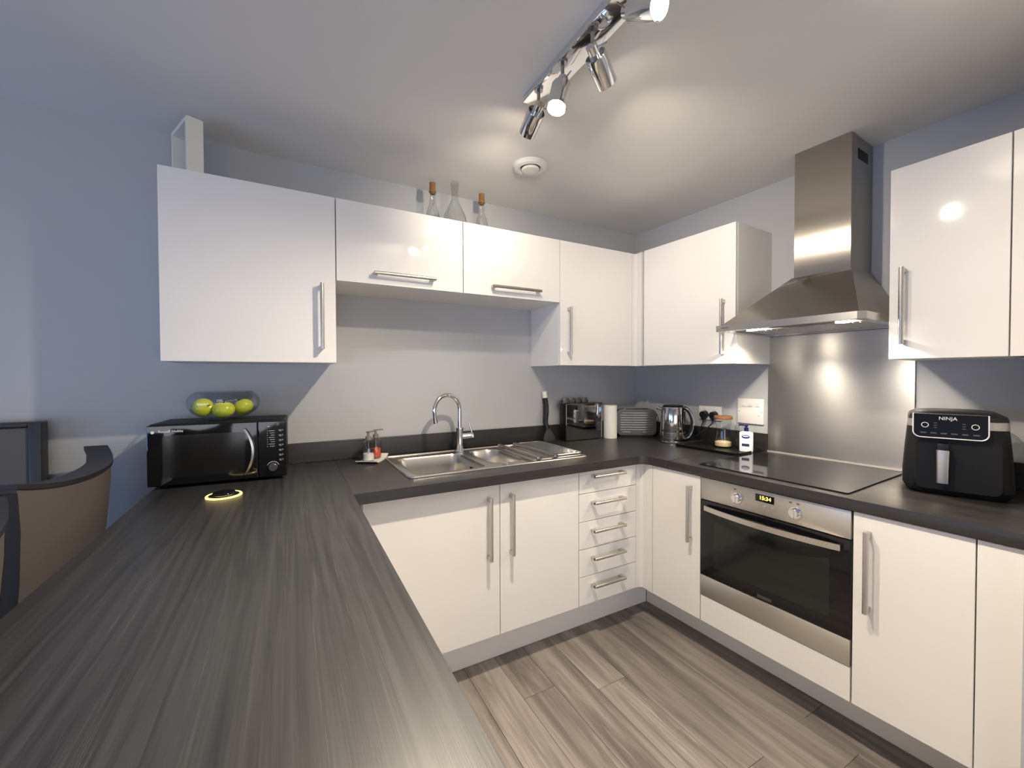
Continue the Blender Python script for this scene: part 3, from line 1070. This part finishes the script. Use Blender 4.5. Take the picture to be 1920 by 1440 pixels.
t = thing('lotion_bottle', 'white pump lotion bottle with navy pump on the black tray', 'bottle', (-.150, -.917, TZ), rot=radians(-72), frame='R', local=True)
bm = B()
rings = []
for hw, hd, z in ((.031, .015, 0), (.033, .017, .003), (.033, .017, .10), (.031, .015, .108), (.013, .012, .113)):
    rings.append([(x, y, z) for x, y in rrect(-hw, hw, -hd, hd, min(hd*.7, .010), 4)])
loft(bm, rings)
obj('bottle', bm, M_LOTION, t)
bm = B()
cyl(bm, (0, 0, .113), (0, 0, .133), .011, n=20)
cyl(bm, (0, 0, .133), (0, 0, .143), .006, n=14)
box(bm, -.012, .010, -.007, .007, .143, .149, .002)
tube(bm, [(-.010, 0, .146), (-.030, 0, .146), (-.036, 0, .141)], .0045, 14)
obj('pump', bm, M_NAVY, t, 'navy blue pump head')
bm = B()
bmesh.ops.create_circle(bm, cap_ends=True, radius=.020, segments=28, matrix=Matrix.Translation((0, -.0174, .084)) @ Matrix.Rotation(pi/2, 4, 'X') @ Matrix.Diagonal((1, .5, 1, 1)))
obj('emblem', bm, mat('navy_print', (.02, .03, .22), .4), t, 'navy oval emblem')
bm = B()
bmesh.ops.create_circle(bm, cap_ends=True, radius=.015, segments=28, matrix=Matrix.Translation((0, -.0177, .0865)) @ Matrix.Rotation(pi/2, 4, 'X') @ Matrix.Diagonal((1, .22, 1, 1)))
obj('emblem_highlight', bm, M_PRINT, t, 'pale stripe in the emblem')
obj('caption', box(B(), -.018, .018, -.0178, -.0172, .032, .046), mat('navy_print_dark', (.02, .03, .09), .4), t, 'dark navy caption block')


# sockets
def wall_plate(name, label, y0, y1, z0, z1):
    t = thing(name, label, 'socket' if name == 'wall_socket' else 'switch', (-.006, (y0+y1)/2, (z0+z1)/2), 0, 'R')
    obj('plate', box(B(), -.0105, -.0015, y0, y1, z0, z1, .002), M_WPLAS, t)
    return t


t = wall_plate('double_socket', 'white double wall socket behind the black plugs', -.690, -.540, 1.050, 1.137)
for y in (-.583, -.647):
    obj('rocker', box(B(), -.0135, -.0106, y-.007, y+.007, 1.112, 1.128, .001, 1), M_WPLAS, t)
t = wall_plate('cooker_switch', 'large square white switch plate beside the splashback', -.936, -.790, 1.050, 1.195)
for y in (-.825, -.862, -.905):
    obj('rocker', box(B(), -.0140, -.0106, y-.011, y+.011, 1.150, 1.168, .001, 1), M_WPLAS, t)
bm = B()
for y, z in ((-.910, 1.10), (-.925, 1.12), (-.800, 1.12)):
    cyl(bm, (-.0106, y, z), (-.0118, y, z), .003, n=14)
obj('screw', bm, M_SATIN, t)


def plug(label, y, pts):
    t = thing('power_plug', label, 'plug', (-.02, y, 1.078), 0, 'R')
    bm = B()
    cyl(bm, (-.0108, y, 1.082), (-.040, y, 1.082), .025, .021, n=28)
    box(bm, -.036, -.014, y-.010, y+.010, 1.050, 1.066, .003)
    obj('head', bm, M_BLACK, t)
    obj('cable', tube(B(), pts, .0035, 8), M_BLACK, t, 'black cable')


plug('black plug in the socket half nearer the kettle', -.583, [(-.025, -.583, 1.052), (-.03, -.580, 1.03), (-.045, -.570, .98), (-.05, -.556, .94), (-.06, -.548, .909), (-.075, -.545, .908)])
plug('black plug in the socket half nearer the jar', -.647, [(-.025, -.647, 1.052), (-.032, -.643, 1.03), (-.055, -.615, .99), (-.07, -.575, .96), (-.095, -.552, .93), (-.10, -.5495, .909)])

# ------------------------------------------------------------------ microwave
t = thing('microwave', 'black microwave oven standing at the end of the peninsula', 'microwave', (-2.558, -.290, WT), radians(-4.5), local=True)
MH = .248
bm = B()
box(bm, -.231, .218, .006, .232, .010, MH, .006)
obj('body', bm, M_BLACKM, t)
dr = obj('door', box(B(), -.233, .128, -.010, .0055, .012, MH-.003, .004), M_BLACKG, t, 'glossy black door', smooth=15)
bm = B()
prism(bm, rrect(-.185, .085, .042, .205, .012), lambda p, k: (p[0], -.0106 if k else -.0098, p[1]))
obj('viewing_window', bm, mat('microwave_window', (.012, .012, .012), .12), dr)
pn = obj('control_panel', box(B(), .1290, .233, -.010, .0055, .012, MH-.003, .004), M_BLACKG, t, 'black control panel', smooth=15)
bm = B()
rings = []
for i in range(21):
    s = i/20
    z = .032+s*.186
    bow = 1-(2*s-1)**2
    x = .083+.030*bow
    rings.append([(x-.006, -.0125, z), (x+.006, -.0125, z), (x+.004, -.022-.010*bow, z), (x-.004, -.022-.010*bow, z)])
loft(bm, rings)
obj('handle', bm, M_SATIN, dr, 'curved silver handle')
text('lettering', 'Russell Hobbs', .0135, (-.158, -.0104, .221), AX_B, M_PRINT, dr, label='small white lettering')
obj('emblem', cyl(B(), (-.214, -.0100, .219), (-.214, -.0108, .219), .0055, n=20), M_PRINT, dr, 'small round white emblem')
kn = obj('dial', lathe(B(), [(0, 0), (.0175, 0), (.0165, .014), (.014, .016), (0, .016)], n=32, M=Matrix.Translation((.182, -.0105, .053)) @ Matrix.Rotation(pi/2, 4, 'X')), mat('dial_grey', (.07, .07, .075), .3, .3), pn, 'grey dial')
bm = B()
tube(bm, [(.182+.0225*cos(a), -.0105, .053+.0225*sin(a)) for a in [radians(20+i*10) for i in range(15)]], .0008, 6)
obj('dial_mark', bm, M_PRINT, pn)
for i in range(7):
    z = .206-i*.0205
    obj('button', box(B(), .2035, .2205, -.0118, -.0098, z-.0065, z+.0030, .001, 1), mat('mw_button', (.02, .02, .022), .4) if i == 0 else bpy.data.materials['mw_button'], pn)
bm = B()
for i in range(7):
    z = .206-i*.0205
    box(bm, .2040, .2135, -.0124, -.0118, z-.001, z+.001)
    box(bm, .2060, .2135, -.0124, -.0118, z-.005, z-.0035)
    box(bm, .2165, .2200, -.0124, -.0118, z-.001, z+.002)
for i in range(8):
    z = .204-i*.0092
    box(bm, .1615, .1640, -.0106, -.0098, z-.0012, z+.0012)
    box(bm, .1680+.003*(i % 3), .1890, -.0106, -.0098, z-.0010, z+.0010)
box(bm, .1640, .1700, -.0106, -.0098, .220, .224)
obj('panel_print', bm, mat('panel_print', (.42, .42, .42), .5), pn, kind='stuff')
obj('vent_text', box(B(), .195, .205, -.0106, -.0098, .226, .237), M_GPRINT, pn)
bm = B()
for x in (-.19, .19):
    for y in (.03, .22):
        cyl(bm, (x, y, .0006), (x, y, .010), .012, n=14)
obj('foot', bm, M_BLACKM, t)

# bowl and apples
bx_, by_, bz_ = -2.560, -.163, WT+MH+.0006
t = thing('fruit_bowl', 'round clear glass bowl of apples on top of the microwave', 'bowl', (bx_, by_, bz_), local=True)
Rb = .131
op, ip = [], []
n_ = 18
for i in range(n_+1):
    a = radians(-90+(90+40)*i/n_)
    op.append((Rb*max(cos(a), 0)**(.75 if a < 0 else 1) if i else 0, .074+.0745*sin(a)*(1 if a < 0 else .92)))
for r, z in reversed(op):
    ip.append((max(r-.0030, 0) if r > 0 else 0, z+(.003 if z < .03 else .0012 if z < .06 else 0)))
obj('glass', lathe(B(), [(0, 0), (.045, 0)] + [p for p in op if p[0] > .05] + [p for p in ip if p[0] > .05] + [(.045, .0035), (0, .0035)], n=48), M_GLASS, t)
text('lettering', 'LSA', .011, (0, -.1315, .086), AX_B, M_PRINT, t, label='tiny white lettering on the glass')


def apple(label, x, y, z, r, tilt, turn):
    prof = []
    for i in range(17):
        a = pi*i/16
        rr = r*sin(a)*(1.0+.06*sin(a))
        zz = -r*.93*cos(a)
        zz -= .22*r*math.exp(-(rr/(.30*r))**2)*(1 if a > pi/2 else -.6)
        prof.append((rr if 0 < i < 16 else 0, zz))
    t = thing('apple', label, 'apple', (x, y, z), local=True, group='green apples in the bowl')
    M = Matrix.Rotation(turn, 4, 'Z') @ Matrix.Rotation(tilt, 4, 'X')
    obj('flesh', lathe(B(), prof, n=28, M=M), M_APPLE, t)
    bm = B()
    p = M @ Vector((0, 0, r*.70)); q = M @ Vector((.003, 0, r*1.05))
    cyl(bm, p, q, .0018, .0024, n=8)
    obj('stalk', bm, M_STALK, t)


apple('green apple with its stalk dimple showing, beside the microwave lettering end of the bowl', bx_-.070, by_-.012, bz_+.0530, .0360, radians(75), radians(38))
apple('green apple in the middle of the glass bowl', bx_+.002, by_-.030, bz_+.0425, .038, radians(10), 0)
apple('yellow-green apple nearest the overhead cabinet door handle in the bowl', bx_+.068, by_+.012, bz_+.0500, .0360, radians(-30), radians(80))

# pop-up disc with glowing brass ring
t = thing('worktop_disc', 'small round black disc with a glowing brass rim in front of the microwave', 'worktop fitting', (-2.527, -.497, WT), local=True)
obj('rim', lathe(B(), [(.048, .0006), (.056, .0006), (.056, .004), (.054, .006), (.049, .006), (.048, .004)], n=48, closed=True), M_GOLD, t, 'glowing brass rim')
obj('disc', lathe(B(), [(0, .0006), (.047, .0006), (.047, .005), (0, .005)], n=40), M_BLACK, t)
obj('cap', lathe(B(), [(0, .0055), (.034, .0055), (.035, .012), (.033, .015), (0, .016)], n=36), M_BLACKG, t, 'raised black cap')
obj('cap_trim', lathe(B(), [(.0353, .007), (.0362, .007), (.0362, .0085), (.0353, .0085)], n=36, closed=True), M_CHROME, t)

# ------------------------------------------------------------------ on top of the cabinets
TOPZ = WTP+.0006


def corked(label, x, y):
    t = thing('corked_bottle', label, 'bottle', (x, y, TOPZ), local=True, group='corked light bottles above the cabinets')
    obj('glass', lathe(B(), [(0, 0), (.038, 0), (.040, .004), (.039, .06), (.030, .10), (.018, .135), (.0155, .175), (.0165, .192), (.0140, .192), (.0130, .174), (.0155, .135), (.0275, .10), (.0365, .06), (.0375, .006), (0, .004)], n=30), M_GLASS, t)
    bm = B()
    cyl(bm, (0, 0, .185), (0, 0, .194), .0125, n=18)
    lathe(bm, [(0, .1925), (.0185, .1925), (.0195, .200), (.0165, .206), (.0155, .238), (.0165, .244), (0, .245)], n=24)
    obj('cork', bm, M_CORK, t, 'tan cork stopper')
    rnd = random.Random(int(abs(x)*1000))
    pts = []
    for i in range(26):
        s = i/25
        rr = (.010+.016*(1-s))*(.6+.4*rnd.random())
        pts.append((rr*cos(i*1.1), rr*sin(i*1.1), .008+.165*s*s+.004*rnd.random()))
    obj('wire', tube(B(), pts, .0009, 5), M_FAIRY, t, 'coppery fairy-light wire')


corked('corked glass bottle nearer the wide cabinet, beside the decanter', -1.628, -.150)
corked('corked glass bottle on the far side of the decanter, nearer the corner', -1.340, -.150)
t = thing('decanter', 'clear glass decanter with tall neck on top of the cabinets', 'decanter', (-1.508, -.165, TOPZ), local=True)
obj('glass', lathe(B(), [(0, 0), (.052, 0), (.064, .010), (.068, .04), (.060, .085), (.040, .125), (.022, .165), (.0175, .21), (.024, .285), (.0222, .285), (.0155, .21), (.020, .165), (.038, .124), (.0575, .084), (.0655, .04), (.061, .012), (.05, .004), (0, .004)], n=40), M_GLASS, t)
t = thing('tumbler', 'small clear tumbler beside the decanter above the cabinets', 'glass', (-1.585, -.075, TOPZ), local=True)
obj('glass', lathe(B(), [(0, 0), (.026, 0), (.034, .095), (.0325, .0955), (.0248, .006), (0, .006)], n=28), M_GLASS, t)
# deep white frame
t = thing('box_frame', 'deep white box frame standing on the wide overhead cabinet', 'frame', (-2.672, -.165, TOPZ), radians(-66), local=True)
bm = B()
fw_, fd, fh, ft = .20, .055, .235, .016
box(bm, -fw_/2, -fw_/2+ft, -fd/2, fd/2, 0, fh)
box(bm, fw_/2-ft, fw_/2, -fd/2, fd/2, 0, fh)
box(bm, -fw_/2+ft, fw_/2-ft, -fd/2, fd/2, 0, ft)
box(bm, -fw_/2+ft, fw_/2-ft, -fd/2, fd/2, fh-ft, fh)
obj('frame', bm, mat('frame_white', (.80, .78, .70), .5), t, smooth=0)
obj('backing', box(B(), -fw_/2+ft+.0005, fw_/2-ft-.0005, fd/2-.012, fd/2-.004, ft+.0005, fh-ft-.0005), mat('frame_backing', (.30, .31, .30), .6), t, 'grey backing')

# ------------------------------------------------------------------ air fryer
t = thing('air_fryer', 'black basket air fryer with silver handle beside the hob', 'air fryer', (-.402, -1.622, WT), rot=radians(-75.2), frame='R', local=True)
Wf, Df = .272, .280


def fr_ring(ix, z, r=.045, fx=0):
    return [(x, y, z) for x, y in rrect(ix, Wf-ix, ix*.8+fx, Df-ix, r, 6)]


bm = B()
loft(bm, [fr_ring(.018, .0008), fr_ring(.010, .010), fr_ring(0, .030), fr_ring(0, .05), fr_ring(.006, .15), fr_ring(.013, .238), fr_ring(.013, .2395)])
body = obj('body', bm, M_BLACKM, t)
bm = B()
loft(bm, [fr_ring(.0125, .240), fr_ring(.0135, .267)])
obj('band', bm, mat('fryer_band', (.50, .47, .44), .35, .8), t, 'silver band')
bm = B()
loft(bm, [fr_ring(.0135, .2675), fr_ring(.018, .283), fr_ring(.035, .294, .05), fr_ring(.06, .298, .05)])
obj('lid', bm, M_BLACK, t)
# control panel, tilted a little
px0_, px1_ = .026, .206
bm = B()
pl_ = [(px0_, .298), (px0_, .222)]
outl = []
for a in range(0, 91, 15):
    outl.append((px0_+.020-.020*cos(radians(a)), .226-.020*sin(radians(a))))
for a in range(0, 91, 15):
    outl.append((px1_-.020+.020*sin(radians(a)), .206+.020-.020*cos(radians(a))))
outl = [(px0_, .290)] + outl + [(px1_, .290)]


def tilt(x, z, d):
    return (x, .006-.020+(z-.206)*.10+d, z)


prism(bm, outl, lambda p, k: tilt(p[0], p[1], 0 if k == 0 else .034))
cp = obj('control_panel', bm, mat('fryer_panel', (.006, .006, .008), .3, spec=.2), t, 'black control panel', smooth=30)
bm = B()
tube(bm, [tilt(x, z, -.0006) for x, z in outl], .0019, 8)
obj('panel_outline', bm, mat('silver_outline', (.85, .85, .86), .2, .3), cp, 'bright silver outline')  # plain silver trim around the panel face
obj('panel_top_edge', tube(B(), [tilt(px0_+.002, .2895, -.0006), tilt(px1_-.002, .2895, -.0006)], .0009, 6), M_DCHROME, cp)
ax = Matrix.Rotation(-atan2(.10, 1), 4, 'X') @ AX_B
text('lettering', 'NINJA', .0165, tilt(.112, .2745, -.0008), ax, M_PRINT, cp, label='white lettering')
for x in (px0_+.030, px1_-.030):
    bm = B()
    rr_ = [tilt(x+.0085*cos(a), .2500+.0085*sin(a), -.0010) for a in [2*pi*i/28 for i in range(28)]]
    tube(bm, rr_, .0011, 6, True)
    bt = obj('button_ring', bm, M_PRINT, cp, 'white button ring')
bm = B()
for i in range(6):
    x = px0_+.026+i*.0252
    c = tilt(x, .2225, 0)
    box(bm, x-.0075, x+.0075, c[1]-.0008, c[1]+.002, .2205, .2245)
for x in (px0_+.056, px1_-.056):
    for z in (.258, .250, .242):
        c = tilt(x, z, 0)
        box(bm, x-.004, x+.004, c[1]-.0008, c[1]+.002, z-.0012, z+.0012)
obj('button_print', bm, M_GPRINT, cp, kind='stuff')
# basket front and handle
bm = B()
prism(bm, rrect(.034, .238, .022, .200, .02), lambda p, k: (p[0], -.0030 + (p[1]-.05)*.05 if k == 0 else .012, p[1]))
bk = obj('basket', bm, M_BLACKM, t, 'black basket front')
bm = B()
loft(bm, [[(x, y, z) for x, y in rrect(.100-w_, .100+w_, yy-.012, yy, .006, 4)] for w_, yy, z in ((.0150, -.022, .050), (.0155, -.024, .10), (.0165, -.026, .158), (.0165, -.026, .166))])
hd = obj('handle', bm, M_SATIN, bk, 'silver upright handle')
obj('handle_mount', box(B(), .085, .115, -.034, -.0005, .1665, .188, .004), M_BLACK, bk)
obj('handle_mount', box(B(), .089, .111, -.0215, -.0035, .060, .15, .003), M_BLACK, bk)


# ------------------------------------------------------------------ dining chairs
def barrel_chair(label, x, y, rot):
    t = thing('dining_chair', label, 'chair', (x, y, 0), rot, local=True, group='brown velvet dining chairs')
    # back shell bulges towards +x, the sitter faces -x
    def shell(z, d, r=.80, half=24.5):
        return [(r*cos(radians(a))-r+d, r*sin(radians(a)), z) for a in [(-half+2*half*i/16) for i in range(17)]]

    def top(i):
        s = abs(i-8)/8
        return 1.030+.035*s**3
    bm = B()
    rows = []
    for k, (zz, d) in enumerate(((.44, -.055), (.60, -.035), (.80, -.012), (.94, .0), (1.0, .004))):
        f = shell(zz, d, half=21.5+3*k/4)
        b = shell(zz, d-.055, half=21.1+3*k/4)
        if k == 4:
            f = [(p[0], p[1], top(i)-.013) for i, p in enumerate(f)]
            b = [(p[0], p[1], top(i)-.013) for i, p in enumerate(b)]
        rows.append(f+b[::-1])
    loft(bm, rows)
    obj('backrest', bm, M_VELVET, t, 'brown velvet back')
    for sg in (-1, 1):
        bm = B()
        rings = []
        for k, (zz, d) in enumerate(((.44, -.055), (.60, -.035), (.80, -.012), (.94, .0), (1.04, .004))):
            a = radians((21.5+3*min(k, 4)/4)*sg)
            e = Vector((.8*cos(a)-.8+d, .8*sin(a), zz))
            rings.append([e+Vector((p, q*sg, 0)) for p, q in ((.002, .0015), (.002, .012), (-.058, .012), (-.058, .0015))])
        loft(bm, rings)
        obj('side_trim', bm, M_DARKW, t, 'dark edge of the back')
    bm = B()
    f = shell(1.0, .009, half=25)
    b = shell(1.0, -.060, half=24.6)
    loft(bm, [[(p[0], p[1], top(i)-.0125), (p[0], p[1], top(i)), (q[0], q[1], top(i)+.002), (q[0], q[1], top(i)-.0125)] for i, (p, q) in enumerate(zip(f, b))])
    obj('top_rail', bm, M_DARKW, t, 'dark trim along the top of the back')
    bm = B()
    loft(bm, [[(x_, y_, z) for x_, y_ in rrect(-.40, -.112, -.23, .23, .06)] for z in (.40, .43, .47)] + [[(x_, y_, .485) for x_, y_ in rrect(-.38, -.13, -.21, .21, .05)]])
    obj('seat', bm, M_VELVET, t)
    for sx, sy in ((-.37, -.19), (-.37, .19), (-.10, -.19), (-.10, .19)):
        bm = B()
        loft(bm, [[(sx+a*.014, sy+b*.014, .0005) for a, b in ((-1, -1), (1, -1), (1, 1), (-1, 1))],
                  [(sx+a*.021, sy+b*.021, .3995) for a, b in ((-1, -1), (1, -1), (1, 1), (-1, 1))]])
        obj('leg', bm, M_DARKW, t, smooth=0)
    return t


barrel_chair('brown velvet dining chair with curved back, whole back showing beside the microwave', -2.872, -.44, radians(2))
barrel_chair('brown velvet dining chair of which only the edge shows beside the peninsula', -2.808, -1.254, radians(2))
t = thing('high_back_chair', 'dark framed high-back chair against the blue-grey wall', 'chair', (-3.425, -.15, 0), 0, local=True)
cw = .285
bm = B()
for x0, x1, z0_, z1_ in ((-cw, -cw+.035, .50, 1.165), (cw-.035, cw, .50, 1.165), (-cw+.035, cw-.035, 1.148, 1.165), (-cw+.035, cw-.035, .50, .53)):
    box(bm, x0, x1, .06, .115, z0_, z1_, .004)
obj('back_frame', bm, M_DARKW, t, 'dark frame of the back')
obj('back_pad', box(B(), -cw+.036, cw-.036, .068, .107, .531, 1.147, .006), mat('grey_upholstery', (.10, .095, .10), .8), t, 'grey-brown back pad')
obj('seat', box(B(), -cw+.02, .08, -.33, .058, .42, .49, .02), bpy.data.materials['grey_upholstery'], t)
for sx, sy in ((-.24, -.30), (.06, -.30), (-.24, .08), (.06, .08)):
    obj('leg', box(B(), sx-.018, sx+.018, sy-.018, sy+.018, .0005, .4195 if sy < 0 else .499), M_DARKW, t)
